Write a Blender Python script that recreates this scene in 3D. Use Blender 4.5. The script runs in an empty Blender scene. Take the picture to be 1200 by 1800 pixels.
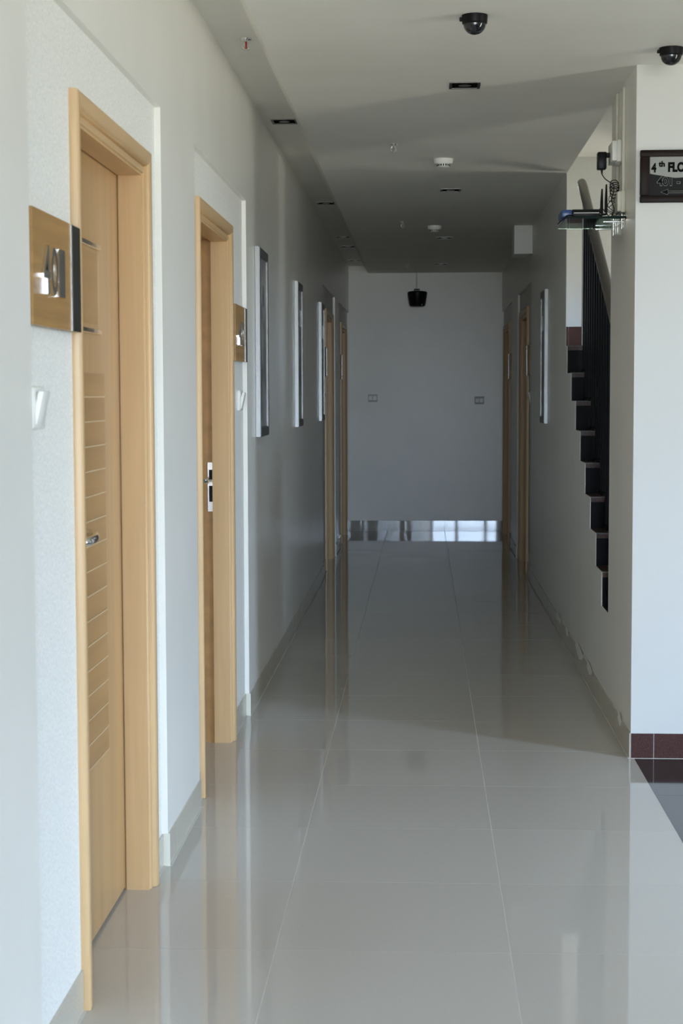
import bpy, bmesh, math, random
from mathutils import Vector, Matrix
random.seed(7)
scn = bpy.context.scene
COL = scn.collection

# ------------------------------------------------------------------ camera
F_PX, YAW, PITCH, ROLL, CAM_H = 2915.3, 0.04934, 0.07096, -0.00315, 1.4177
cy, sy, cp, sp = math.cos(YAW), math.sin(YAW), math.cos(PITCH), math.sin(PITCH)
fwd = Vector((-sy * cp, cy * cp, -sp)); rgt = Vector((cy, sy, 0)); up = rgt.cross(fwd)
r2 = math.cos(ROLL) * rgt + math.sin(ROLL) * up
u2 = -math.sin(ROLL) * rgt + math.cos(ROLL) * up
cam_d = bpy.data.cameras.new('camera'); cam = bpy.data.objects.new('camera', cam_d); COL.objects.link(cam)
M = Matrix((r2, u2, -fwd)).transposed().to_4x4(); M.translation = (0, 0, CAM_H); cam.matrix_world = M
cam_d.sensor_fit = 'VERTICAL'; cam_d.sensor_height = 22.3; cam_d.sensor_width = 22.3 * 2 / 3
cam_d.lens = F_PX / 1800 * 22.3
cam_d.clip_start = 0.05; cam_d.clip_end = 200
cam_d.dof.use_dof = True; cam_d.dof.focus_distance = 7.6; cam_d.dof.aperture_fstop = 6.3
scn.camera = cam

# ------------------------------------------------------------------ world: daylight sky above, sunlit ground and greenery below
w = bpy.data.worlds.new('world'); scn.world = w; w.use_nodes = True
nt = w.node_tree; nt.nodes.clear()
tc = nt.nodes.new('ShaderNodeTexCoord'); sx = nt.nodes.new('ShaderNodeSeparateXYZ')
mr = nt.nodes.new('ShaderNodeMapRange'); mr.inputs['From Min'].default_value = -0.10; mr.inputs['From Max'].default_value = 0.14
mx = nt.nodes.new('ShaderNodeMix'); mx.data_type = 'RGBA'
mx.inputs['A'].default_value = (0.56, 0.545, 0.45, 1); mx.inputs['B'].default_value = (0.74, 1.00, 1.38, 1)
bg = nt.nodes.new('ShaderNodeBackground'); bg.inputs['Strength'].default_value = 28.5
wo = nt.nodes.new('ShaderNodeOutputWorld')
nt.links.new(tc.outputs['Generated'], sx.inputs[0]); nt.links.new(sx.outputs['Z'], mr.inputs['Value'])
nt.links.new(mr.outputs[0], mx.inputs['Factor']); nt.links.new(mx.outputs['Result'], bg.inputs['Color'])
nt.links.new(bg.outputs[0], wo.inputs[0])

def portal(name, loc, rot, sx_, sy_):
    l = bpy.data.lights.new(name, 'AREA'); l.shape = 'RECTANGLE'; l.size = sx_; l.size_y = sy_
    l.cycles.is_portal = True
    o = bpy.data.objects.new(name, l); COL.objects.link(o); o.location = loc; o.rotation_euler = rot
# windows: WB = wall behind the camera (x0,x1,z0,z1), WR = outer wall of the lobby on the right (y0,y1,z0,z1)
Y_FRONT, X_OUT = -7.0, 3.8
WB = (-0.74, 3.45, 0.25, 2.60)
WR = (3.86, 4.46, 0.02, 2.62)
portal('daylight_portal_front', ((WB[0] + WB[1]) / 2, Y_FRONT - .02, (WB[2] + WB[3]) / 2), (math.pi / 2, 0, 0), WB[1] - WB[0], WB[3] - WB[2])
portal('daylight_portal_side', (X_OUT + .02, (WR[0] + WR[1]) / 2, (WR[2] + WR[3]) / 2), (math.pi / 2, 0, math.pi / 2), WR[1] - WR[0], WR[3] - WR[2])

WS = (9.56, 10.08, 1.70, 2.25)   # unseen stairwell window added to brighten the landing (y0,y1,z0,z1)
X_ST = 2.25
portal('added_portal_stair', (X_ST + .02, (WS[0] + WS[1]) / 2, (WS[2] + WS[3]) / 2), (math.pi / 2, 0, math.pi / 2), WS[1] - WS[0], WS[3] - WS[2])
vs = scn.view_settings
scn.display_settings.display_device = 'sRGB'
vs.view_transform = 'Standard'; vs.look = 'None'; vs.gamma = 1.0; vs.use_curve_mapping = False; vs.exposure = 0.30
scn.cycles.max_bounces = 10; scn.cycles.diffuse_bounces = 6; scn.cycles.glossy_bounces = 5; scn.cycles.transmission_bounces = 6
scn.cycles.use_denoising = True; scn.cycles.sample_clamp_indirect = 12; scn.cycles.caustics_reflective = False; scn.cycles.caustics_refractive = False

# ------------------------------------------------------------------ materials
def mat(name, col, rough=.5, metal=0.0, spec=.5, noise=None, bump=None, rnd=0.0, wood=None, alpha=None, trans=0, coat=0, mottle=None):
    m = bpy.data.materials.new(name); m.use_nodes = True
    t = m.node_tree; b = t.nodes['Principled BSDF']
    b.inputs['Base Color'].default_value = (*col, 1); b.inputs['Roughness'].default_value = rough
    b.inputs['Metallic'].default_value = metal; b.inputs['Specular IOR Level'].default_value = spec
    if trans: b.inputs['Transmission Weight'].default_value = trans
    if coat: b.inputs['Coat Weight'].default_value = coat; b.inputs['Coat Roughness'].default_value = .08
    N = t.nodes.new; L = t.links.new
    co = N('ShaderNodeTexCoord')
    cur = None
    if wood:   # grain stretched along the axis given (0,1,2)
        mp = N('ShaderNodeMapping'); s = [wood[1]] * 3; s[wood[0]] = wood[1] * .05; mp.inputs['Scale'].default_value = s
        L(co.outputs['Object'], mp.inputs[0])
        nz = N('ShaderNodeTexNoise'); nz.inputs['Scale'].default_value = 1; nz.inputs['Detail'].default_value = 6; nz.inputs['Distortion'].default_value = .4
        L(mp.outputs[0], nz.inputs['Vector'])
        rp = N('ShaderNodeValToRGB'); rp.color_ramp.elements[0].position = .3; rp.color_ramp.elements[1].position = .72
        k = wood[2]
        rp.color_ramp.elements[0].color = (*[c * (1 - k) for c in col], 1); rp.color_ramp.elements[1].color = (*[min(1, c * (1 + k)) for c in col], 1)
        L(nz.outputs['Fac'], rp.inputs[0]); cur = rp.outputs[0]
    if noise:  # (scale, amount)
        nz = N('ShaderNodeTexNoise'); nz.inputs['Scale'].default_value = noise[0]; nz.inputs['Detail'].default_value = 5
        L(co.outputs['Object'], nz.inputs['Vector'])
        rp = N('ShaderNodeValToRGB'); rp.color_ramp.elements[0].position = .35; rp.color_ramp.elements[1].position = .65
        rp.color_ramp.elements[0].color = (*[c * (1 - noise[1]) for c in col], 1); rp.color_ramp.elements[1].color = (*[min(1, c * (1 + noise[1])) for c in col], 1)
        L(nz.outputs['Fac'], rp.inputs[0]); cur = rp.outputs[0]
    if rnd:
        oi = N('ShaderNodeObjectInfo'); m2 = N('ShaderNodeMapRange'); m2.inputs['To Min'].default_value = 1 - rnd; m2.inputs['To Max'].default_value = 1 + rnd
        L(oi.outputs['Random'], m2.inputs['Value'])
        vm = N('ShaderNodeVectorMath'); vm.operation = 'SCALE'
        if cur: L(cur, vm.inputs[0])
        else: vm.inputs[0].default_value = col
        L(m2.outputs[0], vm.inputs['Scale']); cur = vm.outputs[0]
    if cur: L(cur, b.inputs['Base Color'])
    if bump:   # (scale, strength, distance)
        nz = N('ShaderNodeTexNoise'); nz.inputs['Scale'].default_value = bump[0]; nz.inputs['Detail'].default_value = 4
        L(co.outputs['Object'], nz.inputs['Vector'])
        bp = N('ShaderNodeBump'); bp.inputs['Strength'].default_value = bump[1]; bp.inputs['Distance'].default_value = bump[2]
        L(nz.outputs['Fac'], bp.inputs['Height']); L(bp.outputs[0], b.inputs['Normal'])
    return m

PAINT = (0.83, 0.815, 0.765)
M_ = dict(
    wall=mat('wall_paint', PAINT, .30, spec=.42, noise=(3.0, .02), bump=(4.0, .08, .02)),
    lobby=mat('lobby_wall_paint', (.59, .59, .57), .5, spec=.3, noise=(2.0, .015)),
    niche=mat('niche_wall_finish', (.85, .85, .815), .5, spec=.4, noise=(150.0, .085), bump=(190, .5, .003)),
    ceil=mat('ceiling_paint', (.83, .82, .77), .55, spec=.3, noise=(2.5, .02)),
    tile=mat('polished_floor_tile', (.52, .495, .45), .03, spec=.5, noise=(260, .035), rnd=.02),
    grout=mat('pale_grout', (.60, .585, .54), .6),
    skirt=mat('beige_skirting_tile', (.53, .49, .41), .22, spec=.3, noise=(160, .05), rnd=.03),
    skirtgloss=mat('glossy_skirting_tile', (.42, .40, .36), .025, spec=.5, noise=(160, .05)),
    granite=mat('dark_granite', (.035, .026, .025), .06, spec=.5, noise=(180, .5)),
    redgran=mat('red_brown_granite', (.058, .024, .020), .4, spec=.12, noise=(240, .45)),
    blackgran=mat('black_granite', (.004, .004, .005), .35, spec=.05, noise=(160, .4)),
    browngran=mat('brown_granite_tread', (.060, .034, .028), .3, spec=.2, noise=(160, .4)),
    wood=mat('light_beech_wood', (.62, .415, .215), .32, spec=.35, wood=(2, 26, .10)),
    woodh=mat('light_beech_wood_across', (.62, .415, .215), .32, spec=.35, wood=(1, 26, .10)),
    leaf=mat('beech_door_veneer', (.50, .305, .135), .28, spec=.4, wood=(2, 18, .12)),
    inlay=mat('inlay_and_shade_veneer', (.42, .24, .095), .3, spec=.4, wood=(1, 18, .14)),
    strip=mat('pale_inlay_strip', (.62, .47, .28), .35),
    plate=mat('plaque_oak_veneer', (.38, .21, .065), .38, spec=.4, wood=(1, 60, .16)),
    chrome=mat('chrome', (.80, .80, .80), .12, metal=1),
    numeral=mat('satin_steel_numeral', (.82, .82, .81), .13, metal=1),
    post=mat('pale_highlight_post', (.72, .72, .70), .35),  # non-metal; pale tone stands in for the highlight along the post
    steel=mat('brushed_steel', (.34, .34, .33), .3, metal=1),
    alu=mat('silver_frame', (.21, .207, .20), .40, metal=1),
    aludark=mat('pewter_frame_face', (.13, .128, .122), .4, metal=1),
    black=mat('black_plastic', (.008, .008, .009), .4, spec=.12),
    gloss=mat('black_gloss', (.010, .011, .012), .06, spec=.5),
    recess=mat('matt_black_recess', (.008, .008, .008), .9, spec=0.0),
    dark=mat('smoked_glass_strip', (.018, .019, .017), .16, spec=.4),
    iron=mat('black_painted_iron', (.005, .005, .006), .45, spec=.07),
    rail=mat('grey_brown_handrail', (.105, .095, .082), .35, spec=.5),
    white=mat('white_plastic', (.84, .84, .80), .35),
    cream=mat('cream_plastic', (.72, .70, .60), .4),
    blue=mat('blue_plastic', (.02, .06, .20), .3),
    dome=mat('smoked_dome', (.012, .013, .015), .05, spec=.6),
    frame=mat('dark_walnut_frame', (.012, .0065, .005), .45, spec=.12, wood=(0, 40, .4)),
    signlite=mat('silver_sign_tone', (.27, .275, .26), .4, spec=.2),
    signdark=mat('dark_sign_tone', (.012, .012, .012), .45, spec=.08),
    ink=mat('black_ink', (.004, .004, .004), .5, spec=.03),
    paper=mat('grey_print', (.34, .345, .34), .45, spec=.15, noise=(5, .5)),
    print_dark=mat('dark_print_block', (.012, .012, .012), .15),
    red=mat('red_glass_bulb', (.5, .03, .02), .1),
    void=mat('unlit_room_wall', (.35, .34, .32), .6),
    cable=mat('grey_cable', (.10, .10, .10), .5),
    winframe=mat('window_frame_aluminium', (.25, .24, .22), .4),
    greyplastic=mat('grey_plastic', (.60, .60, .57), .4),
)
g = bpy.data.materials.new('green_edged_glass'); g.use_nodes = True
gb = g.node_tree.nodes['Principled BSDF']; gb.inputs['Base Color'].default_value = (.42, .62, .55, 1); gb.inputs['Roughness'].default_value = .03
gb.inputs['Transmission Weight'].default_value = 1; gb.inputs['IOR'].default_value = 1.45
M_['glass'] = g
M_['glass_edge'] = mat('glass_edge_green', (.003, .012, .009), .4, spec=.05)

# ------------------------------------------------------------------ mesh helpers
ORG = {}
class MB:
    def __init__(s): s.v = []; s.f = []; s.m = []; s.mi = 0
    def face(s, pts):
        n = len(s.v); s.v += [tuple(p) for p in pts]; s.f.append(tuple(range(n, n + len(pts)))); s.m.append(s.mi); return s
    def box(s, x0, x1, y0, y1, z0, z1):
        n = len(s.v)
        s.v += [(x0, y0, z0), (x1, y0, z0), (x1, y1, z0), (x0, y1, z0), (x0, y0, z1), (x1, y0, z1), (x1, y1, z1), (x0, y1, z1)]
        for q in ((0, 3, 2, 1), (4, 5, 6, 7), (0, 1, 5, 4), (1, 2, 6, 5), (2, 3, 7, 6), (3, 0, 4, 7)):
            s.f.append(tuple(n + i for i in q)); s.m.append(s.mi)
        return s
    def rbox(s, x0, x1, y0, y1, z0, z1, r=.004, seg=2):
        bm = bmesh.new(); bmesh.ops.create_cube(bm, size=1)
        for v in bm.verts:
            v.co = Vector(((x0 + x1) / 2 + v.co.x * (x1 - x0), (y0 + y1) / 2 + v.co.y * (y1 - y0), (z0 + z1) / 2 + v.co.z * (z1 - z0)))
        bmesh.ops.bevel(bm, geom=bm.edges[:], offset=r, segments=seg, profile=.5, affect='EDGES')
        s.add(bm); bm.free(); return s
    def add(s, bm):
        n = len(s.v); bm.verts.index_update(); s.v += [tuple(v.co) for v in bm.verts]
        for f in bm.faces: s.f.append(tuple(n + v.index for v in f.verts)); s.m.append(s.mi)
    def lathe(s, c, prof, n=32, axis=2):   # prof: (radius, height) along axis
        b = len(s.v)
        for r, h in prof:
            for i in range(n):
                a = 2 * math.pi * i / n; p = [0, 0, 0]
                p[axis] = h; p[(axis + 1) % 3] = r * math.cos(a); p[(axis + 2) % 3] = r * math.sin(a)
                s.v.append((c[0] + p[0], c[1] + p[1], c[2] + p[2]))
        for k in range(len(prof) - 1):
            for i in range(n):
                j = (i + 1) % n; s.f.append((b + k * n + i, b + k * n + j, b + (k + 1) * n + j, b + (k + 1) * n + i)); s.m.append(s.mi)
        for k in (0, len(prof) - 1):
            if prof[k][0] > 1e-5:
                s.f.append(tuple(b + k * n + i for i in (range(n) if k else reversed(range(n))))); s.m.append(s.mi)
        return s
    def tube(s, pts, r, n=10, squash=None):
        pts = [Vector(p) for p in pts]; b = len(s.v); prev = None
        rs = r if isinstance(r, (list, tuple)) else [r] * len(pts)
        for i, p in enumerate(pts):
            t = (pts[min(i + 1, len(pts) - 1)] - pts[max(i - 1, 0)]).normalized()
            if prev is None:
                a = Vector((0, 0, 1)) if abs(t.z) < .9 else Vector((1, 0, 0)); nrm = t.cross(a).normalized()
            else: nrm = (prev - t * prev.dot(t)).normalized()
            prev = nrm; bi = t.cross(nrm)
            for k in range(n):
                an = 2 * math.pi * k / n; s.v.append(tuple(p + rs[i] * (math.cos(an) * nrm + math.sin(an) * bi)))
        for i in range(len(pts) - 1):
            for k in range(n):
                j = (k + 1) % n; s.f.append((b + i * n + k, b + i * n + j, b + (i + 1) * n + j, b + (i + 1) * n + k)); s.m.append(s.mi)
        s.f.append(tuple(b + k for k in reversed(range(n)))); s.m.append(s.mi)
        e = b + (len(pts) - 1) * n; s.f.append(tuple(e + k for k in range(n))); s.m.append(s.mi)
        return s
    def prism(s, prof, d0, d1, axis):      # prof in the two other axes (cyclic order), extruded along axis
        b = len(s.v); n = len(prof)
        for d in (d0, d1):
            for a, c in prof:
                p = [0, 0, 0]; p[axis] = d; p[(axis + 1) % 3] = a; p[(axis + 2) % 3] = c; s.v.append(tuple(p))
        for i in range(n):
            j = (i + 1) % n; s.f.append((b + i, b + j, b + n + j, b + n + i)); s.m.append(s.mi)
        s.f.append(tuple(b + i for i in reversed(range(n)))); s.m.append(s.mi); s.f.append(tuple(b + n + i for i in range(n))); s.m.append(s.mi)
        return s
    def mapv(s, fn): s.v = [tuple(fn(Vector(p))) for p in s.v]; return s
    def build(s, name, mats, parent=None, org=None, smooth=None):
        if parent is not None: org = ORG[parent.name]
        org = Vector(org or (0, 0, 0))
        me = bpy.data.meshes.new(name)
        me.from_pydata([tuple(Vector(p) - org) for p in s.v], [], s.f)
        for m in (mats if isinstance(mats, (list, tuple)) else [mats]): me.materials.append(M_[m])
        me.polygons.foreach_set('material_index', s.m)
        bm = bmesh.new(); bm.from_mesh(me); bmesh.ops.remove_doubles(bm, verts=bm.verts, dist=1e-5)
        bmesh.ops.recalc_face_normals(bm, faces=bm.faces); bm.to_mesh(me); bm.free()
        if smooth:
            me.polygons.foreach_set('use_smooth', [True] * len(me.polygons)); me.set_sharp_from_angle(angle=math.radians(smooth))
        o = bpy.data.objects.new(name, me); COL.objects.link(o)
        if parent is not None: o.parent = parent; ORG[o.name] = tuple(org)
        else: o.location = org; ORG[o.name] = tuple(org)
        return o

def tag(o, label=None, cat=None, group=None, kind=None):
    if label: o['label'] = label
    if cat: o['category'] = cat
    if group: o['group'] = group
    if kind: o['kind'] = kind
    return o
def thing(name, loc, label, cat, group=None, kind=None):
    o = bpy.data.objects.new(name, None); o.empty_display_size = .1; COL.objects.link(o); o.location = loc; ORG[o.name] = tuple(loc)
    return tag(o, label, cat, group, kind)
def copy_child(src, parent, off=(0, 0, 0)):
    c = src.copy(); COL.objects.link(c); c.parent = parent; c.location = Vector(src.location) + Vector(off); ORG[c.name] = ORG[parent.name]; return c

def text_mesh(body, fn, depth=.002, offset=0.0, box=None):
    """text outline mesh: text x,y fitted to box (x0,x1,y0,y1), depth in z, then mapped by fn"""
    cu = bpy.data.curves.new('t', 'FONT'); cu.body = body; cu.size = 1; cu.extrude = .5; cu.offset = offset; cu.resolution_u = 4
    o = bpy.data.objects.new('t', cu); COL.objects.link(o)
    dg = bpy.context.evaluated_depsgraph_get(); me = bpy.data.meshes.new_from_object(o.evaluated_get(dg))
    vs_ = [v.co.copy() for v in me.vertices]; fs = [tuple(p.vertices) for p in me.polygons]
    bpy.data.objects.remove(o); bpy.data.curves.remove(cu); bpy.data.meshes.remove(me)
    x0, x1 = min(v.x for v in vs_), max(v.x for v in vs_); y0, y1 = min(v.y for v in vs_), max(v.y for v in vs_)
    b = MB()
    for v in vs_:
        b.v.append(tuple(fn(Vector((box[0] + (v.x - x0) / (x1 - x0) * (box[1] - box[0]), box[2] + (v.y - y0) / (y1 - y0) * (box[3] - box[2]), (v.z + .5) * depth)))))
    b.f = fs; b.m = [0] * len(fs)
    return b

# ------------------------------------------------------------------ dimensions
XL, XR, YB = -0.7675, 0.8063, 17.185          # corridor walls and end wall
SKEW = .0192                                  # the end wall stands slightly out of square
def skew(v): return Vector((v.x, v.y - (v.x - XL + .1) * SKEW, v.z))
YC = 6.425                                    # face of the lobby wall at the corner
ZC, ZCOVE, ZST = 2.656, 2.730, 2.87           # ceilings
ND = 0.018                                    # niche depth
Y_OP0, Y_OP1, Y_LAND = 7.245, 9.5, 10.4       # stair opening, landing wall
NICHE_TOP = 2.255
# doors: side, niche y0,y1, casing y0,y1, which end of the door carries the number plate
DOORS = [
    (-1, 3.232, 4.885, 3.700, 4.707, 'near'),
    (-1, 5.60, 7.230, 5.715, 6.722, 'far'),
    (-1, 12.72, 14.50, 13.25, 14.26, 'near'),
    (-1, 15.15, YB, 15.72, 16.73, 'near'),
    (+1, 12.52, 14.32, 13.07, 14.08, 'near'),
    (+1, 15.25, YB, 15.82, 16.83, 'near'),
]
CW, Z_CAS = .064, 2.097                       # casing width, outer top of casing
def opening(d): return d[3] + CW - .016, d[4] - CW + .016, Z_CAS - CW + .016

# ------------------------------------------------------------------ relief walls (one connected sheet with recesses, reveals and holes)
def relief(ys, zs, level, P, hole_back):
    """level(y,z) -> (depth, matindex) or None for a through hole; P(depth,y,z) -> point"""
    b = MB(); ys = sorted(set(ys)); zs = sorted(set(zs))
    G = {}
    for i in range(len(ys) - 1):
        for j in range(len(zs) - 1):
            G[i, j] = level((ys[i] + ys[i + 1]) / 2, (zs[j] + zs[j + 1]) / 2)
    for (i, j), L in G.items():
        y0, y1, z0, z1 = ys[i], ys[i + 1], zs[j], zs[j + 1]
        if L is not None:
            b.mi = L[1]; b.face([P(L[0], y0, z0), P(L[0], y1, z0), P(L[0], y1, z1), P(L[0], y0, z1)])
        for di, dj, e in ((1, 0, ((y1, z0), (y1, z1))), (0, 1, ((y0, z1), (y1, z1)))):
            if (i + di, j + dj) not in G: continue
            K = G[i + di, j + dj]
            if (L and L[0]) == (K and K[0]) and (L is None) == (K is None): continue
            dl = L[0] if L else hole_back; dk = K[0] if K else hole_back
            if L is None and K is None: continue
            b.mi = 0
            b.face([P(dl, *e[0]), P(dl, *e[1]), P(dk, *e[1]), P(dk, *e[0])])
    return b

def side_wall(side):
    doors = [d for d in DOORS if d[0] == side]
    y_start = Y_FRONT if side < 0 else YC
    ys = [y_start, YB]; zs = [0, NICHE_TOP, ZCOVE if side < 0 else ZC]
    for d in doors:
        o0, o1, oz = opening(d); ys += [d[1], d[2], o0, o1]; zs += [oz]
    prof = []
    if side > 0:
        ys += [Y_OP0, Y_OP1]
        for n in range(3, 12): ys.append(RISER_Y(n)); zs.append(n * RISE)
    def level(y, z):
        if side > 0 and Y_OP0 < y < Y_OP1:
            n = sum(1 for k in range(1, 12) if RISER_Y(k) < y)
            if z > n * RISE: return None
        for d in doors:
            if d[1] < y < d[2] and z < NICHE_TOP:
                o0, o1, oz = opening(d)
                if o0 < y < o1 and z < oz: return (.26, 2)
                return (ND, 1)
        return (0, 0)
    X0 = XL if side < 0 else XR
    return relief(ys, zs, level, lambda dd, y, z: (X0 + side * dd, y, z), .002)

RISE = .153
def RISER_Y(n): return 7.51 + .270 * (n - 4)

# ================================================================== STRUCTURE
# floor: grout bed with one tile object per tile
flo = tag(MB().box(-1.03, XR + .013, Y_FRONT, YB, -.05, -.0004).box(XR + .013, XR + .30, Y_LAND + .1, YB, -.05, -.0004).build('floor', 'grout'), 'polished beige tile floor running down the corridor', 'floor', kind='structure')
A1, D0, T, GW, GC = -.3773, 4.138, .60, .0026, .0016
cols = [(-1.02, A1), (A1, A1 + T), (A1 + T, XR + .013)]
row0 = int((Y_FRONT - D0) // T) + 1
protos = {}
for ci, (xa, xb) in enumerate(cols):
    y = D0 + row0 * T
    while y < YB:
        y1 = min(y + T, YB)
        if ci == 2: xb = XR + (.29 if y > Y_LAND + .1 else .013)
        key = (ci, round(y1 - y, 3), xb)
        if key not in protos:
            o = MB().box(xa + GW / 2, xb - (GW / 2 if ci < 2 else 0), GC / 2, (y1 - y) - GC / 2, -.008, 0).build('tile', 'tile', flo)
            protos[key] = o; o.location = (0, y, 0)
        else:
            c = protos[key].copy(); COL.objects.link(c); c.parent = flo; c.location = (0, y, 0)
        y += T
lob = tag(MB().box(XR + .013, X_OUT, Y_FRONT, 6.76, -.05, -.0008).build('floor_lobby', 'blackgran'), 'dark polished granite floor beyond the corridor corner', 'floor', kind='structure')
pr = None
for i in range(7):
    for j in range(16):
        x = XR + .013 + .6 * i; y = YC - .6 * (j + 1)
        if x + .6 > X_OUT + .1 or y < Y_FRONT - .1: continue
        if pr is None: pr = MB().box(.0008, .5992, .0008, .5992, -.008, 0).build('tile', 'granite', lob); c = pr
        else: c = pr.copy(); COL.objects.link(c); c.parent = lob
        c.location = (x, y, 0)

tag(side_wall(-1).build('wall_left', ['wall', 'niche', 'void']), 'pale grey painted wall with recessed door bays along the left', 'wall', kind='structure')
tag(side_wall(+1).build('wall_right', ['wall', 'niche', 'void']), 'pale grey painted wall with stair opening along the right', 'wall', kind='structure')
tag(MB().box(XL - .1, XR + .3, YB, YB + .1, 0, ZCOVE + .05).mapv(skew).build('wall_back', 'wall'), 'plain painted wall closing the far end of the corridor', 'wall', kind='structure')
# lobby corner pier and lobby wall beyond the stair entry
XP = 1.20
b = MB()
b.face([(XR, YC, 0), (XP, YC, 0), (XP, YC, ZC), (XR, YC, ZC)]); b.face([(XP, YC, 0), (XP, YC + .14, 0), (XP, YC + .14, ZC), (XP, YC, ZC)])
b.face([(XP, YC + .14, 0), (XR + .1, YC + .14, 0), (XR + .1, YC + .14, ZST), (XP, YC + .14, ZST)])
b.face([(XR + .1, YC + .14, 0), (XR + .1, Y_OP0, 0), (XR + .1, Y_OP0, ZST), (XR + .1, YC + .14, ZST)])
b.mi = 1; b.face([(XR, Y_OP0, 0), (XR + .1, Y_OP0, 0), (XR + .1, Y_OP0, ZST), (XR, Y_OP0, ZST)])
tag(b.build('wall_pier', ['lobby', 'wall']), 'bright white wall face around the corner carrying the floor sign', 'wall', kind='structure')
b = relief([YC, WS[0], WS[1], Y_LAND + .1], [0, WS[2], WS[3], ZST], lambda u, z: None if (WS[0] < u < WS[1] and WS[2] < z < WS[3]) else (0, 0), lambda d, u, z: (X_ST + d, u, z), .14)
b.face([(X_ST, YC, 0), (X_OUT + .1, YC, 0), (X_OUT + .1, YC, ZC + .3), (X_ST, YC, ZC + .3)])
tag(b.build('wall_stairwell', 'lobby'), 'white wall on the outer side of the stairs', 'wall', kind='structure')
tag(MB().box(XR + .02, X_ST + .1, Y_LAND, Y_LAND + .1, 0, ZST).build('wall_landing', 'lobby'), 'white wall above the stair landing seen through the opening', 'wall', kind='structure')
# lobby walls with windows (behind and to the right of the viewer)
def win_wall(name, label, u0, u1, ztop, wnd, P):
    us = [u0, wnd[0], wnd[1], u1]; zs = [0, wnd[2], wnd[3], ztop]
    lev = lambda u, z: None if (wnd[0] < u < wnd[1] and wnd[2] < z < wnd[3]) else (0, 0)
    tag(relief(us, zs, lev, P, .16).build(name, 'lobby'), label, 'wall', kind='structure')
win_wall('wall_front', 'white lobby wall with a wide window', XL - .3, X_OUT, ZC + .1, WB, lambda d, u, z: (u, Y_FRONT - d, z))
win_wall('wall_outer', 'white lobby wall with a tall window', Y_FRONT, YC + .1, ZC + .1, WR, lambda d, u, z: (X_OUT + d, u, z))
def window(name, label, loc, u0, u1, z0, z1, n, P, nh=1):
    wn = thing(name, loc, label, 'window', kind='structure')
    fw = .05
    def bar(a0, a1, c0, c1, nm):
        b = MB(); b.box(0, .06, a0, a1, c0, c1); b.mapv(P); b.build(nm, 'winframe', wn)
    bar(u0, u1, z0, z0 + fw, 'window_frame'); bar(u0, u1, z1 - fw, z1, 'window_frame'); bar(u0, u0 + fw, z0, z1, 'window_frame'); bar(u1 - fw, u1, z0, z1, 'window_frame')
    for c, hw in n: bar(c - hw, c + hw, z0, z1, 'mullion')
    for k in range(nh): c = z0 + (z1 - z0) * .72; bar(u0, u1, c - .02, c + .02, 'transom')
window('window_1', 'wide aluminium window behind the viewer', (WB[0], Y_FRONT, WB[2]), *WB, ((-.10, .04), (.62, .04), (1.32, .035), (2.02, .035), (2.72, .035)), lambda v: Vector((v.y, Y_FRONT - .05 - v.x, v.z)))
window('window_2', 'tall aluminium window on the lobby side', (X_OUT, WR[0], WR[2]), *WR, (), lambda v: Vector((X_OUT + .05 + v.x, v.y, v.z)))

window('stair_fill_window', 'added small window on the stair wall, brightening the landing', (X_ST, WS[0], WS[2]), *WS, (), lambda v: Vector((X_ST + .05 + v.x, v.y, v.z)), 0)
# ceilings
b = MB(); XA, XB_ = -.612, -.560
def strip(p, q, y0, y1): b.face([(p[0], y0, p[1]), (q[0], y0, q[1]), (q[0], y1, q[1]), (p[0], y1, p[1])])
strip((XL - .02, ZCOVE), (XA, ZCOVE), Y_FRONT, YB); strip((XA, ZCOVE), (XB_, ZC), Y_FRONT, YB)
strip((XB_, ZC), (XR, ZC), Y_FRONT, YC); strip((XB_, ZC), (XR, ZC), YC, Y_OP0); strip((XB_, ZC), (XR, ZC), Y_OP0, Y_OP1); strip((XB_, ZC), (XR, ZC), Y_OP1, YB)
strip((XR, ZC), (X_OUT, ZC), Y_FRONT, YC)
strip((XR, ZC), (XR + .4, ZC), YC, YC + .14)
b.face([(XR, YC, ZC), (XR, Y_LAND + .1, ZC), (XR, Y_LAND + .1, ZST), (XR, YC, ZST)])
b.face([(XR, YC, ZC), (X_ST + .1, YC, ZC), (X_ST + .1, YC, ZST), (XR, YC, ZST)])
tag(b.build('ceiling', 'ceil'), 'painted corridor ceiling with a raised band along the left wall', 'ceiling', kind='structure')
tag(MB().box(XR - .02, X_ST + .1, YC - .02, Y_LAND + .1, ZST, ZST + .06).build('ceiling_stairwell', 'ceil'), 'higher ceiling over the stairs behind the right wall', 'ceiling', kind='structure')

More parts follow.
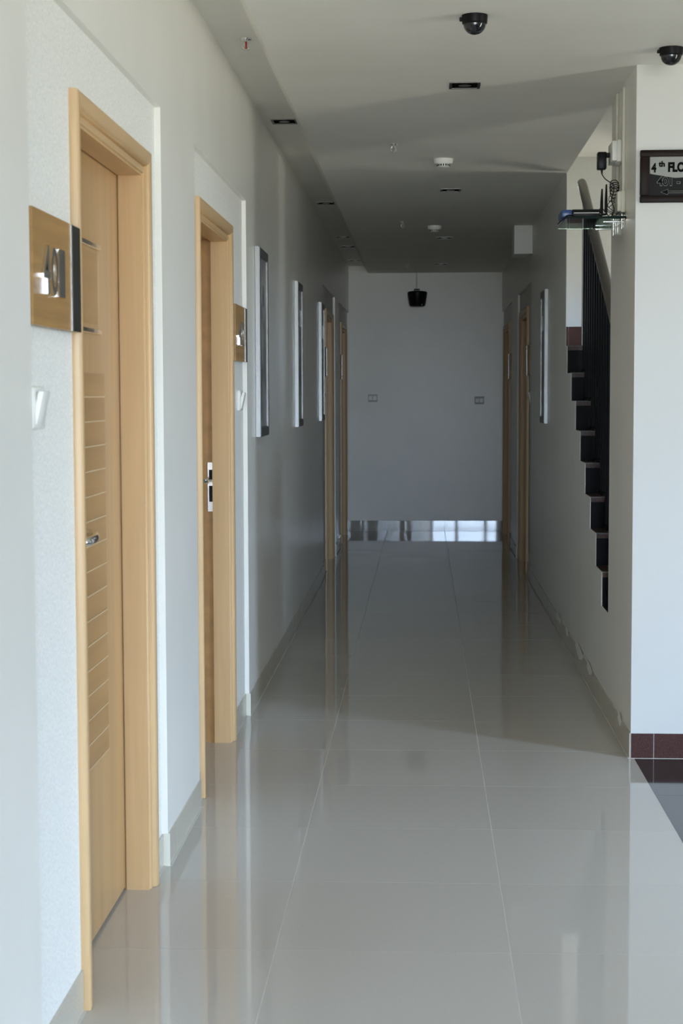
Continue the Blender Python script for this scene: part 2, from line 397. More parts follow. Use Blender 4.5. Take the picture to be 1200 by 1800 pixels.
# baseboards: skirting tiles piece by piece, white joint line at the floor
def baseboard(name, label, segs, material='skirt', h=.098, th=.005, grout='grout', phase=0.0, L=.6, mp=lambda v: v):
    """segs: (axis, fixed, side, a0, a1): axis 1 runs along y at x=fixed, axis 0 along x at y=fixed; side = direction the face looks"""
    root = thing(name, (0, 0, 0), label, 'baseboard', kind='structure')
    for ax, fx, sd, a0, a1 in segs:
        cuts = [a0] + [c for c in [phase + L * k for k in range(-12, 40)] if a0 + .03 < c < a1 - .03] + [a1]
        for p, q in zip(cuts, cuts[1:]):
            lo, hi = sorted((fx - sd * .004, fx + sd * th))
            b = MB(); (b.box(lo, hi, p + .0012, q - .0012, .001, h) if ax else b.box(p + .0012, q - .0012, lo, hi, .001, h)); b.mapv(mp).build('tile', material, root)
        if grout:
            lo, hi = sorted((fx - sd * .004, fx + sd * (th - .0015))); b = MB(); (b.box(lo, hi, a0, a1, 0, h - .002) if ax else b.box(a0, a1, lo, hi, 0, h - .002)); b.mapv(mp).build('joint_filler', grout, root)
            lo, hi = sorted((fx + sd * (th - .001), fx + sd * (th + .006))); b = MB(); (b.box(lo, hi, a0, a1, -.001, .0012) if ax else b.box(a0, a1, lo, hi, -.001, .0012)); b.mapv(mp).build('floor_joint', grout, root)
    return root
segL, segR = [], []
yl = Y_FRONT; yr = YC + .001
for d in DOORS:
    X0 = XL if d[0] < 0 else XR; nx = X0 + d[0] * ND
    s = segL if d[0] < 0 else segR
    s += [(1, X0, -d[0], yl if d[0] < 0 else yr, d[1]), (1, nx, -d[0], d[1], d[3] - .001), (1, nx, -d[0], d[4] + .001, d[2])]
    if d[0] < 0: yl = d[2]
    else: yr = d[2]
bl = baseboard('baseboard_left', 'low polished beige skirting tiles at the foot of the left wall', segL, phase=D0 + .30)
br = baseboard('baseboard_right', 'low polished beige skirting tiles at the foot of the right wall', segR, phase=D0 - .27)
for d in DOORS:
    if d[2] < YB:
        X0 = XL if d[0] < 0 else XR
        MB().box(*sorted((X0 + d[0] * ND, X0 - d[0] * .0062)), d[2] - .003, d[2] + .0005, 0, .0985).build('end_cap', 'cream', bl if d[0] < 0 else br)
baseboard('baseboard_back', 'low glossy beige skirting tiles across the far end wall', [(0, YB, -1, XL - ND, XR + ND)], material='skirtgloss', phase=A1, h=.106, mp=skew)
baseboard('baseboard_lobby', 'red brown granite skirting under the bright corner wall', [(0, YC, -1, XR, XP)], material='redgran', h=.097, phase=.895, L=.3)
baseboard('baseboard_landing', 'red brown granite skirting around the stair landing', [(0, Y_LAND, -1, XR + .03, X_ST)], material='redgran', grout=None, h=1.83, L=.3)

# smears of wall paint over the top of the right-hand skirting
for yy, hy, hz in ((6.75, .07, .030), (7.99, .14, .030), (8.52, .20, .036), (9.23, .10, .024), (9.82, .16, .030)):
    b = MB(); n = 12; P = [(yy + hy * math.cos(2 * math.pi * k / n) * random.uniform(.7, 1.1), .092 + hz * math.sin(2 * math.pi * k / n) * random.uniform(.7, 1.1)) for k in range(n)]
    for xx in (XR - .0052, XR - .0058):
        for a, c in P: b.v.append((xx, a, c))
    for k in range(n): b.f.append((k, (k + 1) % n, n + (k + 1) % n, n + k)); b.m.append(0)
    b.f += [tuple(range(n)), tuple(range(n, 2 * n))]; b.m += [0, 0]
    b.build('paint_smear', 'wall', br)
# ================================================================== DOORS
def door(idx, d, label, ajar=0.0, detail=True):
    side, n0, n1, c0, c1, _ = d
    X0 = XL if side < 0 else XR
    nx = X0 + side * ND                       # niche face
    inx = -side                               # into the corridor
    o0, o1, oz = opening(d)
    root = thing('door_%d' % idx, (nx, (c0 + c1) / 2, 0), label, 'door', kind='structure')
    # moulded casing, mitred
    prof = [(0, -.012), (0, .004), (.002, .007), (.014, .007), (.016, .003), (.021, .003), (.023, .009), (.027, .015), (.033, .0195), (.056, .021), (.062, .0195), (.064, .017), (.064, 0), (.03, -.0)]
    i0, i1, iz = c0 + CW, c1 - CW, Z_CAS - CW
    def jambcas(yin, sgn):
        b = MB(); n = len(prof); k = len(b.v)
        for e, zf in ((0, lambda u: .001), (1, lambda u: iz + u)):
            for u, p in prof: b.v.append((nx + inx * p, yin + sgn * u, zf(u)))
        for i in range(n):
            j = (i + 1) % n; b.f.append((i, j, n + j, n + i)); b.m.append(0)
        b.f.append(tuple(range(n))); b.m.append(0); b.f.append(tuple(range(n, 2 * n))); b.m.append(0)
        b.build('casing', 'wood', root, smooth=50)
    jambcas(i0, -1); jambcas(i1, +1)
    b = MB(); n = len(prof)
    for e in (0, 1):
        for u, p in prof: b.v.append((nx + inx * p, (i0 - u) if e == 0 else (i1 + u), iz + u))
    for i in range(n):
        j = (i + 1) % n; b.f.append((i, j, n + j, n + i)); b.m.append(0)
    b.f.append(tuple(range(n))); b.m.append(0); b.f.append(tuple(range(n, 2 * n))); b.m.append(0)
    b.build('casing', 'woodh', root, smooth=50)
    # jamb boards
    xa, xb = sorted((nx - inx * .235, nx + inx * .004)); jt = .018
    xm = nx - inx * .064
    fa, fb = sorted((xm, nx + inx * .002)); ra, rb = sorted((xa if inx > 0 else xb, xm))
    MB().box(fa, fb, o0, i0 + .006, 0, oz).build('jamb', 'wood', root)
    MB().box(fa, fb, i1 - .006, o1, 0, oz).build('jamb', 'wood', root)
    MB().box(fa, fb, i0 + .006, i1 - .006, iz - .006, oz).build('jamb', 'woodh', root)
    MB().box(ra, rb, o0, i0 - .003, 0, oz).build('rebate', 'inlay', root)  # darker veneer puts the shade of the set-back rebate into the colour
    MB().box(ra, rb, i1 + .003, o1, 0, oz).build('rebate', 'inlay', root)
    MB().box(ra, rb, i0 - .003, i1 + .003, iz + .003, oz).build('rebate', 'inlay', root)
    # leaf
    ly0, ly1, lz1 = i0 - .000, i1 + .000, iz - .001
    lx = nx - inx * .0675; lt = .040
    hinge_y = ly0 if ajar > 0 else ly1
    def put(v):
        if not ajar: return v
        a = ajar; p = v - Vector((lx, hinge_y, 0)); q = Vector((p.x * math.cos(a) - p.y * math.sin(a), p.x * math.sin(a) + p.y * math.cos(a), p.z))
        return q + Vector((lx, hinge_y, 0))
    xs = sorted((lx, lx - inx * lt))
    leaf = MB().box(xs[0], xs[1], ly0, ly1, .010, lz1).mapv(put).build('door_leaf', 'leaf', root)
    ymid = (ly0 + ly1) / 2
    # ladder of veneer panels divided by pale strips
    w0, w1 = ymid - .21, ymid + .21
    hi = sorted((lx - inx * .001, lx + inx * .0012)); hs = sorted((lx - inx * .001, lx + inx * .0022))
    z = .46; k = 0
    while z < 1.47:
        MB().box(hi[0], hi[1], w0, w1, z + .0022, z + .0613).mapv(put).build('inlay_panel', 'inlay', leaf)
        MB().box(hs[0], hs[1], w0, w1, z - .0018, z + .0018).mapv(put).build('inlay_strip', 'strip', leaf); z += .0635
    # notice holder
    q0, q1 = ymid - .14, ymid + .15
    hb = sorted((lx - inx * .001, lx + inx * .008))
    MB().box(hi[0], hi[1], q0 + .01, q1 - .02, 1.60, 1.785).mapv(put).build('notice_panel', 'inlay', leaf)
    MB().rbox(hb[0], hb[1], q0, q1, 1.795, 1.809, .002, 1).mapv(put).build('holder_rail', 'chrome', leaf)
    MB().rbox(hb[0], hb[1], q0, q1, 1.575, 1.589, .002, 1).mapv(put).build('holder_rail', 'chrome', leaf)
    hv = sorted((lx - inx * .001, lx + inx * .003)); MB().box(hv[0], hv[1], q1 - .004, q1, 1.589, 1.795).mapv(put).build('holder_edge', 'strip', leaf)
    # lever handle
    far = ajar > 0
    hy = (ly1 - .07) if far else (ly0 + .07); dr = -1 if far else 1
    hz = 1.072
    b = MB().lathe((0, 0, 0), [(.0, 0), (.026, 0), (.026, .007), (.022, .010), (.011, .011), (.010, .05)], 24, 0)
    b.mapv(lambda v: put(Vector((lx + inx * v.x, hy + v.y, hz + v.z)))).build('lever_rose', 'chrome', leaf, smooth=40)
    pts = [(.045, -.008 * dr, 0), (.058, .004 * dr, 0), (.066, .03 * dr, .001), (.068, .08 * dr, .002), (.064, .12 * dr, .006), (.050, .150 * dr, .010), (.036, .158 * dr, .012)]
    b = MB().tube([(p[0], p[1], p[2]) for p in pts], [.009, .011, .0115, .011, .011, .010, .009], 12)
    b.mapv(lambda v: put(Vector((lx + inx * v.x, hy + v.y, hz + v.z)))).build('lever_handle', 'chrome', leaf, smooth=60)
    b = MB().lathe((0, 0, 0), [(.0, 0), (.024, 0), (.024, .006), (.020, .009), (0, .009)], 24, 0)
    b.mapv(lambda v: put(Vector((lx + inx * v.x, hy + v.y, hz - .085 + v.z)))).build('key_escutcheon', 'chrome', leaf, smooth=40)
    if ajar:      # strike plate on the far jamb, facing along the corridor
        xs0, xs1 = sorted((nx - inx * .030 - inx * .028, nx - inx * .030 - inx * .055)); yf = i1 + .003
        def sp_(x0, x1, t, z0, z1, nm, m, bulge=0): MB().rbox(x0, x1, yf - t, yf + .001, z0, z1, .001, 1).build(nm, m, root)
        sp_(xs0, xs1, .0025, .945, 1.145, 'strike_plate', 'chrome')
        sp_(xs0 + .006, xs1 - .006, .0032, 1.075, 1.115, 'latch_hole', 'black'); sp_(xs0 + .006, xs1 - .006, .0032, .985, 1.05, 'bolt_hole', 'black')
        sp_(xs1 - .003 if inx > 0 else xs0 - .002, xs1 + .002 if inx > 0 else xs0 + .003, .006, .975, 1.06, 'strike_lip', 'steel')
    return root

DL = ['open-grained beech door nearest on the left, beside the 401 plaque',
      'second beech door on the left, standing slightly ajar',
      'third beech door on the left, just past the last picture',
      'last beech door on the left, next to the end wall',
      'nearer beech door on the right, beyond the hanging picture',
      'farthest beech door on the right, next to the end wall']
for i, d in enumerate(DOORS): door(i + 1, d, DL[i], ajar=math.radians(5.5) if i == 1 else 0.0)

# ================================================================== number plaques and switches beside the doors
def plaque(d, label, number=None):
    side, n0, n1, c0, c1, end = d
    X0 = XL if side < 0 else XR; nx = X0 + side * ND; inx = -side
    if end == 'near': y1 = c0 - .004; y0 = y1 - .456
    else: y0 = c1 + .045; y1 = y0 + .452
    z0, z1 = 1.557, 1.787
    root = thing('number_plaque', (nx, (y0 + y1) / 2, z0), label, 'sign', 'room number plaques beside the doors')
    fx = nx + inx * .022                      # front face, held off the wall
    P = lambda t: sorted((fx - inx * t, fx))
    for yy in (y0 + .05, y1 - .06):
        for zz in (z0 + .03, z1 - .03):
            MB().box(*sorted((nx - inx * .001, fx - inx * .010)), yy - .008, yy + .008, zz - .008, zz + .008).build('standoff', 'steel', root)
    ya, yb = (y0, y1 - .100)
    MB().box(*P(.012), ya, yb, z0, z1).build('wood_panel', 'plate', root)
    MB().box(*sorted((fx - inx * .012, fx + inx * .002)), yb, yb + .012, z0, z1).build('metal_edge', 'steel', root)
    MB().box(*P(.012), yb + .012, y1, z0, z1).build('dark_strip', 'dark', root)
    if number:
        for ch, (a, c) in zip(number, ((.070, .128), (.140, .200), (.212, .268))):
            fn = lambda v: Vector((fx + inx * v.z, y0 + v.x, v.y))
            text_mesh(ch, fn, .006, .012, (a, c, 1.622, 1.721)).build('numeral', 'numeral', root)
    return root
PL = ['oak plaque with steel numerals 401 beside the nearest left door', 'oak plaque with steel numerals just past the ajar left door',
      'small distant plaque before the third left door', 'distant plaque before the last left door, near the end wall',
      'thin plaque seen edge-on before the nearer right door', 'thin distant plaque before the farthest right door']
for i, d in enumerate(DOORS): plaque(d, PL[i], {0: '401', 1: '402'}.get(i))

def switch(d, label):
    side, n0, n1, c0, c1, end = d
    X0 = XL if side < 0 else XR; nx = X0 + side * ND; inx = -side
    yc = c0 - .40 if end == 'near' else c1 + .30; zc = 1.392
    root = thing('wall_switch', (nx, yc, zc), label, 'switch', 'white switches under the room plaques')
    b = MB().rbox(*sorted((nx - inx * .001, nx + inx * .017)), yc - .056, yc + .056, zc - .044, zc + .044, .007, 3); b.build('cover_plate', 'white', root, smooth=40)
    b = MB().rbox(-.006, .006, -.032, .032, -.034, .034, .003, 2)
    b.mapv(lambda v: Vector((nx + inx * (.020 + v.x + v.z * .22), yc + v.y, zc + v.z))).build('rocker', 'white', root, smooth=40)
SL = ['white switch below the 401 plaque', 'white switch past the ajar door, below its plaque', 'small white switch before the third left door', None, 'small white switch below the edge-on plaque on the right wall', None]
for i, d in enumerate(DOORS):
    if SL[i]: switch(d, SL[i])

# ================================================================== framed pictures
def picture(side, y0, y1, label):
    X0 = XL if side < 0 else XR; inx = -side; z0, z1 = 1.222, 2.092; fw, fd = .045, .023
    root = thing('picture_frame', (X0, (y0 + y1) / 2, z0), label, 'picture', 'framed prints along the corridor')
    def pr_(yy0, yy1, zz0, zz1, nm):
        b = MB(); b.mi = 0; b.box(*sorted((X0 + inx * .001, X0 + inx * (fd - .003))), yy0, yy1, zz0, zz1)
        b.mi = 1; i = .004; b.box(*sorted((X0 + inx * (fd - .003), X0 + inx * fd)), yy0 + i * (yy1 - yy0 < .1), yy1 - i * (yy1 - yy0 < .1), zz0 + i, zz1 - i)
        b.build(nm, ['alu', 'aludark'], root)
    pr_(y0, y0 + fw, z0, z1, 'frame_bar'); pr_(y1 - fw, y1, z0, z1, 'frame_bar'); pr_(y0 + fw, y1 - fw, z1 - fw, z1, 'frame_bar'); pr_(y0 + fw, y1 - fw, z0, z0 + fw, 'frame_bar')
    pt = MB().box(*sorted((X0 + inx * .001, X0 + inx * .015)), y0 + fw, y1 - fw, z0 + fw, z1 - fw).build('print', 'paper', root)
    ym = (y0 + y1) / 2
    MB().box(*sorted((X0 + inx * .015, X0 + inx * .0155)), ym + .0, ym + .11, 1.83, 1.93).build('printed_block', 'print_dark', pt)
picture(-1, 7.60, 8.02, 'silver framed print nearest on the left wall, past the ajar door')
picture(-1, 9.93, 10.33, 'middle silver framed print on the left wall')
picture(-1, 12.22, 12.62, 'farthest silver framed print on the left, beside the third door')
picture(+1, 10.85, 11.25, 'lone framed print on the right wall beyond the stairs')

# ================================================================== stairs
st = thing('staircase', (XR + .002, RISER_Y(1), 0), 'dark granite stairs rising behind the right wall opening', 'staircase')
for n in range(1, 12):
    yr_ = RISER_Y(n); z0, z1 = (n - 1) * RISE, n * RISE
    yn = RISER_Y(n + 1) if n < 11 else Y_LAND
    xs_0 = XR + (.002 if n > 3 else .102); X_S1 = X_ST - .002; yn = min(yn, Y_LAND - .016)
    MB().box(xs_0, X_S1, yr_ + .012, yr_ + .03, z0, z1 - .024).build('riser', 'blackgran', st)
    MB().box(xs_0, X_S1, yr_ - .004, yn + .012, z1 - .024, z1 + .001).build('landing_slab' if n == 11 else 'tread', 'browngran', st)
    MB().box(xs_0 + .01, X_S1, yr_ + .03, yn + .03 if n < 11 else Y_LAND - .01, 0, z1 - .024).build('step_core', 'blackgran', st)
    MB().box(xs_0, X_S1, yr_ - .0055, yr_ - .0035, z1 - .003, z1 + .0016).build('nosing_line', 'cable', st)

rl = thing('stair_railing', (.885, 8.4, RISE * 6), 'black iron balusters under a thick grey handrail on the stairs', 'railing')
XH = .885
def rail_z(y): return 2.575 + (y - 9.39) * .503
pts = [(XH, y, rail_z(y)) for y in (6.9, 7.4, 8.0, 8.6, 9.2, 9.36)] + [(XH, 9.44, rail_z(9.36) + .03)]
MB().tube(pts, .026, 18).build('handrail', 'rail', rl, smooth=60)
y = 6.98; k = 0
while y < 9.30:
    n = sum(1 for q in range(1, 12) if RISER_Y(q) - .004 < y)
    b = MB().box(XH - .009, XH + .009, y - .009, y + .009, n * RISE, rail_z(y) - .02); b.build('baluster', 'iron', rl)
    MB().lathe((XH, y, n * RISE), [(0, 0), (.02, 0), (.02, .012), (.011, .02), (0, .02)], 12).build('baluster_foot', 'iron', rl, smooth=40)
    y += .118; k += 1
MB().tube([(XH, 9.27, 11 * RISE), (XH, 9.27, rail_z(9.27) - .01)], .012, 12).build('newel_post', 'post', rl, smooth=60)

# ================================================================== ceiling fittings
def downlight(x, y, z, label):
    root = thing('downlight', (x, y, z), label, 'light', 'recessed square downlights')
    a, c = .062, .068
    for (x0, x1, y0, y1) in ((-a, a, -c, -c + .011), (-a, a, c - .011, c), (-a, -a + .011, -c + .011, c - .011), (a - .011, a, -c + .011, c - .011)):
        MB().box(x + x0, x + x1, y + y0, y + y1, z - .004, z + .001).build('bezel', 'aludark', root)
    MB().box(x - a + .010, x + a - .010, y - c + .010, y + c - .010, z - .0012, z - .0002).build('dark_recess', 'recess', root)
    b = MB().lathe((x, y, z), [(.020, -.0012), (.026, -.003), (.022, -.004), (.012, -.003), (0, -.0025)], 20); b.build('lamp_reflector', 'steel', root, smooth=40)
for i, (y, t) in enumerate(((6.79, 'square downlight nearest the dome cameras on the ceiling'), (10.23, 'square downlight just past the nearer smoke detector'), (13.34, 'square downlight just past the farther smoke detector'), (16.0, 'ceiling downlight nearest the end wall'))):
    downlight(.166, y, ZC, t)
for y, t in ((8.08, 'nearest square downlight in the raised band on the left'), (11.52, 'second square downlight in the raised band on the left'), (14.0, 'third square downlight in the raised band on the left'), (14.9, 'fourth small downlight in the raised band on the left'), (16.45, 'last downlight in the raised band by the end wall')):
    downlight(-.668, y, ZCOVE, t)

def dome(x, y, label):
    root = thing('dome_camera', (x, y, ZC), label, 'camera', 'dome security cameras')
    MB().lathe((x, y, ZC), [(0, .001), (.043, .001), (.043, -.004), (.041, -.026), (.036, -.030), (0, -.030)], 40).build('base_ring', 'black', root, smooth=40)
    r = .037
    MB().lathe((x, y, ZC - .028), [(r, .004), (r, 0)] + [(r * math.cos(a), -.034 * math.sin(a)) for a in [math.pi / 2 * k / 10 for k in range(1, 10)]] + [(0, -.034)], 40).build('dome_cover', 'dome', root, smooth=60)
    MB().rbox(x - .050, x - .040, y - .008, y + .008, ZC - .018, ZC - .006, .002, 1).build('mounting_tab', 'black', root)
dome(.168, 5.56, 'black dome camera at the middle of the ceiling'); dome(.890, 6.12, 'black dome camera above the floor sign')

def detector(x, y, label):
    root = thing('smoke_detector', (x, y, ZC), label, 'detector', 'white smoke detectors')
    MB().lathe((x, y, ZC), [(0, .001), (.052, .001), (.052, -.006), (.049, -.022), (.046, -.026), (0, -.026)], 36).build('base_plate', 'white', root, smooth=40)
    hd = MB().lathe((x, y, ZC - .026), [(0, 0), (.034, 0), (.032, -.013), (.024, -.019), (0, -.019)], 36).build('sensor_head', 'white', root, smooth=40)
    for k in range(16):
        a = 2 * math.pi * k / 16; c, s = math.cos(a), math.sin(a)
        b = MB().box(.0315, .0345, -.0032, .0032, -.012, -.002)
        b.mapv(lambda v: Vector((x + c * v.x - s * v.y, y + s * v.x + c * v.y, ZC - .026 + v.z))); b.build('sensor_slot', 'black', hd)
detector(.106, 8.90, 'nearer white smoke detector on the ceiling'); detector(.083, 12.40, 'farther small white smoke detector on the ceiling')

def sprinkler(x, y, z, label, bulb='steel'):
    root = thing('sprinkler', (x, y, z), label, 'sprinkler', 'pendent sprinkler heads')
    MB().lathe((x, y, z), [(0, .001), (.022, .001), (.020, -.004), (.009, -.006), (.009, -.012), (0, -.012)], 20).build('escutcheon', 'chrome', root, smooth=40)
    for s in (-1, 1): MB().tube([(x + s * .006, y, z - .011), (x + s * .013, y, z - .022), (x + s * .011, y, z - .032), (x + s * .002, y, z - .040)], .0022, 8).build('frame_arm', 'chrome', root, smooth=60)
    MB().tube([(x, y, z - .012), (x, y, z - .039)], .0035, 8).build('glass_bulb', bulb, root, smooth=60)
    MB().lathe((x, y, z), [(0, -.040), (.014, -.040), (.014, -.042), (0, -.042)], 16).build('deflector', 'chrome', root, smooth=40)
for y, t in ((8.35, 'nearest sprinkler head at the middle of the ceiling'), (12.08, 'second sprinkler head left of the farther smoke detector'), (15.9, 'farthest sprinkler head, in front of the end wall')): sprinkler(-.148, y, ZC, t)
sprinkler(-.655, 6.22, ZCOVE, 'sprinkler head with red bulb in the raised ceiling band', 'red')

# black fixture hanging before the end wall
px, py = -.060, 16.92
root = thing('hanging_fixture', (px, py, 2.30), 'black rounded fixture hanging on a thin cord before the end wall', 'fixture')
prof = [(0, 2.300), (.062, 2.300), (.075, 2.305), (.082, 2.318), (.098, 2.420), (.100, 2.440), (.092, 2.450), (.05, 2.457), (0, 2.458)]
MB().lathe((px, py, 0), prof, 36).build('housing', 'black', root, smooth=40)
MB().tube([(px - .03, py, 2.455), (px - .03, py, 2.472), (px + .02, py, 2.472), (px + .02, py, 2.455)], .006, 8).build('hanger_bracket', 'black', root, smooth=60)
MB().tube([(px - .005, py, 2.47), (px - .008, py, ZC)], .0018, 6).build('cord', 'cable', root)
MB().lathe((px + .045, py - .072, 2.316), [(0, -.004), (.004, -.004), (.004, .004), (0, .004)], 10).build('indicator', 'white', root)

# sockets on the end wall
def socket(x, z, label):
    YW = YB - (x - XL + .1) * SKEW
    root = thing('wall_socket', (x, YW, z), label, 'socket', 'switch plates on the end wall')
    MB().rbox(x - .048, x + .048, YW - .010, YW + .002, z - .040, z + .040, .003, 2).build('cover_plate', 'greyplastic', root, smooth=40)
    for s in (-1, 1): MB().rbox(x + s * .022 - .018, x + s * .022 + .018, YW - .015, YW - .009, z - .022, z + .022, .002, 1).build('rocker', 'white', root)
socket(-.521, 1.375, 'double switch plate on the left of the end wall'); socket(.576, 1.350, 'double switch plate on the right of the end wall')

# box high on the right wall
root = thing('wall_box', (.74, 12.4, 2.44), 'plain white box where the right wall meets the ceiling', 'box')
MB().box(.671, XR - .001, 12.40, 12.75, 2.448, ZC - .001).build('box_body', 'white', root)
MB().rbox(.669, XR - .001, 12.394, 12.402, 2.446, ZC - .001, .002, 1).build('box_cover', 'white', root)

# ================================================================== glass shelf with router, sockets and cables
sh = thing('glass_shelf', (.68, 6.9, 2.11), 'green glass shelf on the right wall holding a router', 'shelf')
b = MB().rbox(.566, XR - .002, 6.70, 7.12, 2.111, 2.119, .001, 1); b.build('glass_plate', 'glass', sh)
MB().box(.565, XR - .002, 6.697, 6.7005, 2.1105, 2.1195).build('polished_edge', 'glass_edge', sh)
for yy in (6.76, 7.06):
    MB().tube([(XR - .001, yy, 2.104), (.72, yy, 2.104)], .004, 8).build('bracket', 'chrome', sh, smooth=60)
    MB().tube([(XR - .012, yy, 2.075), (XR - .012, yy, 2.135)], .0045, 8).build('bracket_upright', 'chrome', sh, smooth=60)
    MB().rbox(XR - .008, XR, yy - .010, yy + .010, 2.078, 2.132, .002, 1).build('wall_plate', 'chrome', sh)

ro = thing('router', (.62, 6.80, 2.119), 'black and blue wireless router lying on the glass shelf', 'router')
MB().rbox(.592, .705, 6.73, 6.90, 2.1195, 2.151, .005, 2).build('case', 'black', ro, smooth=40)
MB().rbox(.552, .594, 6.732, 6.898, 2.1195, 2.150, .005, 2).build('front_cover', 'blue', ro, smooth=40)
MB().box(.600, .700, 6.7285, 6.7305, 2.135, 2.138).build('side_groove', 'greyplastic', ro)
for x_, y_, h in ((.722, 6.84, .094), (.735, 6.80, .107)):
    a = MB().tube([(x_ - .020, y_, 2.136), (x_, y_, 2.138), (x_, y_, 2.150)], .005, 8).build('antenna_joint', 'black', ro, smooth=60)
    MB().tube([(x_, y_, 2.146), (x_, y_, 2.19), (x_ + .001, y_, 2.150 + h)], [.0065, .0062, .0032], 10).build('antenna', 'black', a, smooth=60)

def wbox(y0, y1, z0, z1, depth, label, name, material='white', side_bits=True):
    root = thing(name, (XR, (y0 + y1) / 2, z0), label, 'socket')
    MB().rbox(XR - depth * .55, XR - .0005, y0, y1, z0, z1, .003, 2).build('back_box', material, root, smooth=40)
    MB().rbox(XR - depth, XR - depth * .55 + .001, y0 + .004, y1 - .004, z0 + .004, z1 - .004, .003, 2).build('face_plate', material, root, smooth=40)
    return root
wbox(6.83, 6.99, 2.352, 2.440, .044, 'white socket box the black adapter plugs into', 'socket_box')
wbox(6.74, 6.86, 2.139, 2.226, .032, 'cream junction box just above the glass shelf', 'junction_box', 'cream')
ad = thing('power_adapter', (.735, 6.93, 2.33), 'black plug-in power adapter hanging off the socket box', 'adapter')
MB().rbox(.712, .748, 6.905, 6.955, 2.333, 2.402, .004, 2).build('adapter_body', 'black', ad, smooth=40)
MB().rbox(.747, XR - .043, 6.915, 6.945, 2.382, 2.399, .002, 1).build('plug', 'black', ad)
MB().tube([(.731, 6.93, 2.334), (.731, 6.93, 2.322), (.732, 6.93, 2.312)], [.005, .004, .002], 8).build('strain_relief', 'black', ad, smooth=60)
def spline(P, n=8):
    P = [Vector(p) for p in P]; P = [P[0] * 2 - P[1]] + P + [P[-1] * 2 - P[-2]]; out = []
    for i in range(1, len(P) - 2):
        for k in range(n):
            t = k / n; a, b_, c, d = P[i - 1:i + 3]
            out.append(.5 * ((2 * b_) + (-a + c) * t + (2 * a - 5 * b_ + 4 * c - d) * t * t + (-a + 3 * b_ - 3 * c + d) * t ** 3))
    return out + [P[-2]]
def cable(name, P, r, m, label, org, cat='cable'):
    b = MB().tube(spline(P), r, 6); return tag(b.build(name, m, None, org, smooth=60), label, cat)
coil = [(.732, 6.93, 2.313), (.745, 6.93, 2.295), (.762, 6.925, 2.282), (.778, 6.92, 2.268), (.775, 6.90, 2.235), (.765, 6.88, 2.205), (.775, 6.87, 2.165), (.765, 6.86, 2.135)]
cable('adapter_cable', coil, .0022, 'black', 'thin black cable dropping from the adapter to the shelf', (.732, 6.93, 2.313))
P = []
for k in range(26):
    a = k * 1.05; P.append((.768 + .017 * math.cos(a) * (1 - k * .01), 6.80 + .030 * math.sin(a * .9), 2.262 - k * .0018 + .018 * math.sin(a)))
cable('cable_coil', P, .002, 'black', 'tangled black cable coil hung beside the antennas', (.768, 6.80, 2.25))
P = []
for k in range(22):
    a = k * 1.25; P.append((.770 + .020 * math.cos(a), 6.88 + .04 * math.sin(a * .8), 2.13 + .012 * (k % 3) + k * .0036))
cable('grey_cable_coil', P, .0018, 'cable', 'grey cable bundle heaped on the glass shelf', (.77, 6.88, 2.13))
cable('network_cable', [(.702, 6.86, 2.135), (.712, 6.87, 2.16), (.728, 6.88, 2.170), (.745, 6.88, 2.150), (.770, 6.87, 2.125), (.795, 6.87, 2.16)], .0022, 'cable', 'short grey network cable looping behind the router', (.70, 6.86, 2.135))
cable('hanging_cable', [(.60, 6.72, 2.123), (.575, 6.705, 2.125), (.560, 6.694, 2.112), (.545, 6.690, 2.100), (.533, 6.69, 2.088)], .0025, 'black', 'loose black cable end hanging off the shelf front', (.60, 6.72, 2.12))
# surface conduits on the pier
def conduit(y, z0, z1, w_, label):
    tag(MB().rbox(XR - .012, XR - .0003, y - w_ / 2, y + w_ / 2, z0, z1, .002, 1).build('conduit', 'cream', None, (XR, y, z0), smooth=40), label, 'conduit', 'surface cable conduits')
conduit(7.01, 2.441, 2.665 - .012, .028, 'thin cable conduit above the socket box')
conduit(6.735 + .045, 2.2265, ZC - .02, .030, 'long cable conduit running up from the junction box')
conduit(6.985, 2.16, 2.3515, .026, 'short cable conduit below the socket box')

# ================================================================== floor sign on the bright corner wall
sg = thing('floor_sign', (.98, YC, 2.139), 'dark wooden framed sign reading 4th FLOOR with an arrow', 'sign')
yf = YC - .020; x0, x1, z0, z1 = .821, 1.145, 2.139, 2.336
for (a, c, e, f_) in ((x0, x1, z1 - .026, z1), (x0, x1, z0, z0 + .026), (x0, x0 + .036, z0 + .026, z1 - .026), (x1 - .036, x1, z0 + .026, z1 - .026)):
    MB().rbox(a, c, yf, YC, e, f_, .004, 2).build('frame_bar', 'frame', sg, smooth=40)
MB().box(x0 + .036, x1 - .036, yf + .005, YC, z0 + .026, z1 - .026).build('sign_panel', 'signdark', sg)
b = MB(); xs_ = [x0 + .036 + (x1 - x0 - .072) * k / 16 for k in range(17)]
zc_ = lambda x: 2.247 - .016 * min(1, (x - x0 - .036) / .09) + .010 * max(0, (x - .96) / .15)
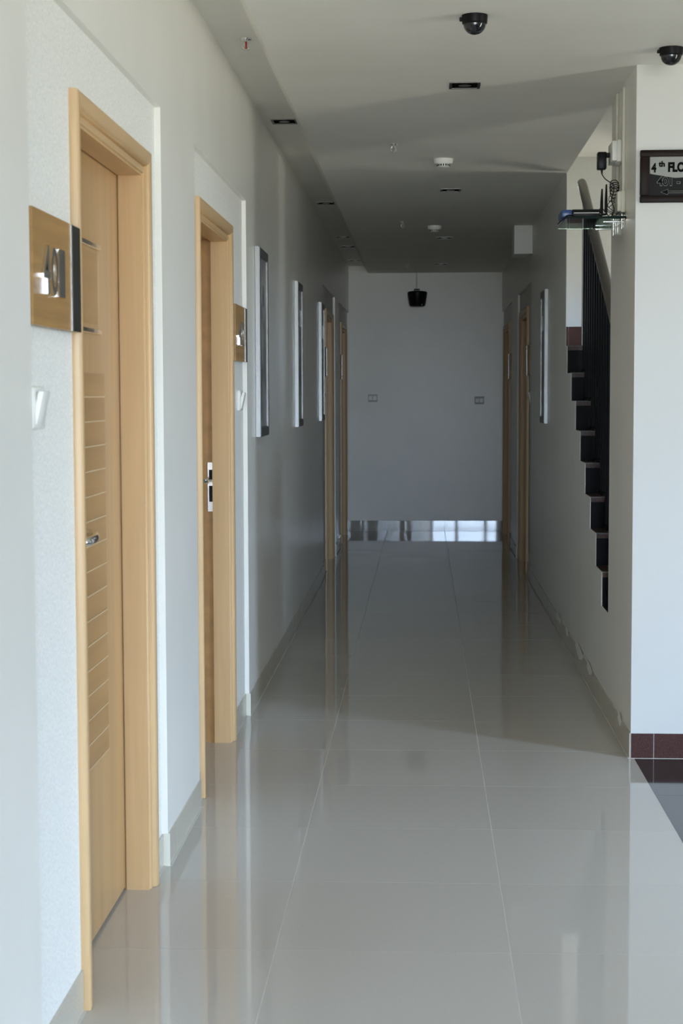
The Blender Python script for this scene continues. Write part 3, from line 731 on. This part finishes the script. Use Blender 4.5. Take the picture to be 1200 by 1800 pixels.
b.prism([(z1 - .026, xs_[0])] + [(zc_(x), x) for x in xs_] + [(z1 - .026, xs_[-1])], yf + .0042, yf + .0055, 1) if False else None
prof = [(x, zc_(x)) for x in xs_] + [(xs_[-1], z1 - .026), (xs_[0], z1 - .026)]
n0 = len(b.v)
for yy in (yf + .0040, yf + .0055):
    for x, z in prof: b.v.append((x, yy, z))
n = len(prof)
for i in range(n): b.f.append((i, (i + 1) % n, n + (i + 1) % n, n + i)); b.m.append(0)
b.f += [tuple(range(n)), tuple(range(n, 2 * n))]; b.m += [0, 0]
b.build('silver_field', 'signlite', sg)  # silver upper field with a curved lower edge, over the dark panel
fs_ = lambda off: (lambda v: Vector((v.x, yf + off - v.z, v.y)))
def stx(body, bx_, off, m, nm, o_=.0, dp=.001): text_mesh(body, fs_(off), dp, o_, bx_).build(nm, m, sg)
stx('4', (.862, .881, 2.251, 2.287), .0040, 'ink', 'lettering', .045)
stx('th', (.889, .913, 2.272, 2.294), .0040, 'ink', 'lettering', .05)
stx('FLOOR', (.925, 1.045, 2.252, 2.290), .0040, 'ink', 'lettering', .055)
stx('401 -', (.8835, .9715, 2.2005, 2.2355), .0052, 'signlite', 'lettering_outline', .045, .0006)
stx('401 -', (.885, .970, 2.202, 2.234), .0046, 'ink', 'lettering', .02, .0006)
def arrow(g, off, m, nm):
    b = MB(); P = [(.899 - g * 1.6, 2.178), (.925 + g * .6, 2.188 + g), (.925 + g * .6, 2.1805 + g), (1.05, 2.1805 + g), (1.05, 2.1755 - g), (.925 + g * .6, 2.1755 - g), (.925 + g * .6, 2.168 - g)]
    for yy in (yf + off, yf + off - .0006):
        for x, z in P: b.v.append((x, yy, z))
    n = 7
    for i in range(n): b.f.append((i, (i + 1) % n, n + (i + 1) % n, n + i)); b.m.append(0)
    b.f += [tuple(range(n)), tuple(range(n, 2 * n))]; b.m += [0, 0]
    b.build(nm, m, sg)
arrow(.0012, .0052, 'signlite', 'arrow_outline'); arrow(0, .0046, 'ink', 'arrow')
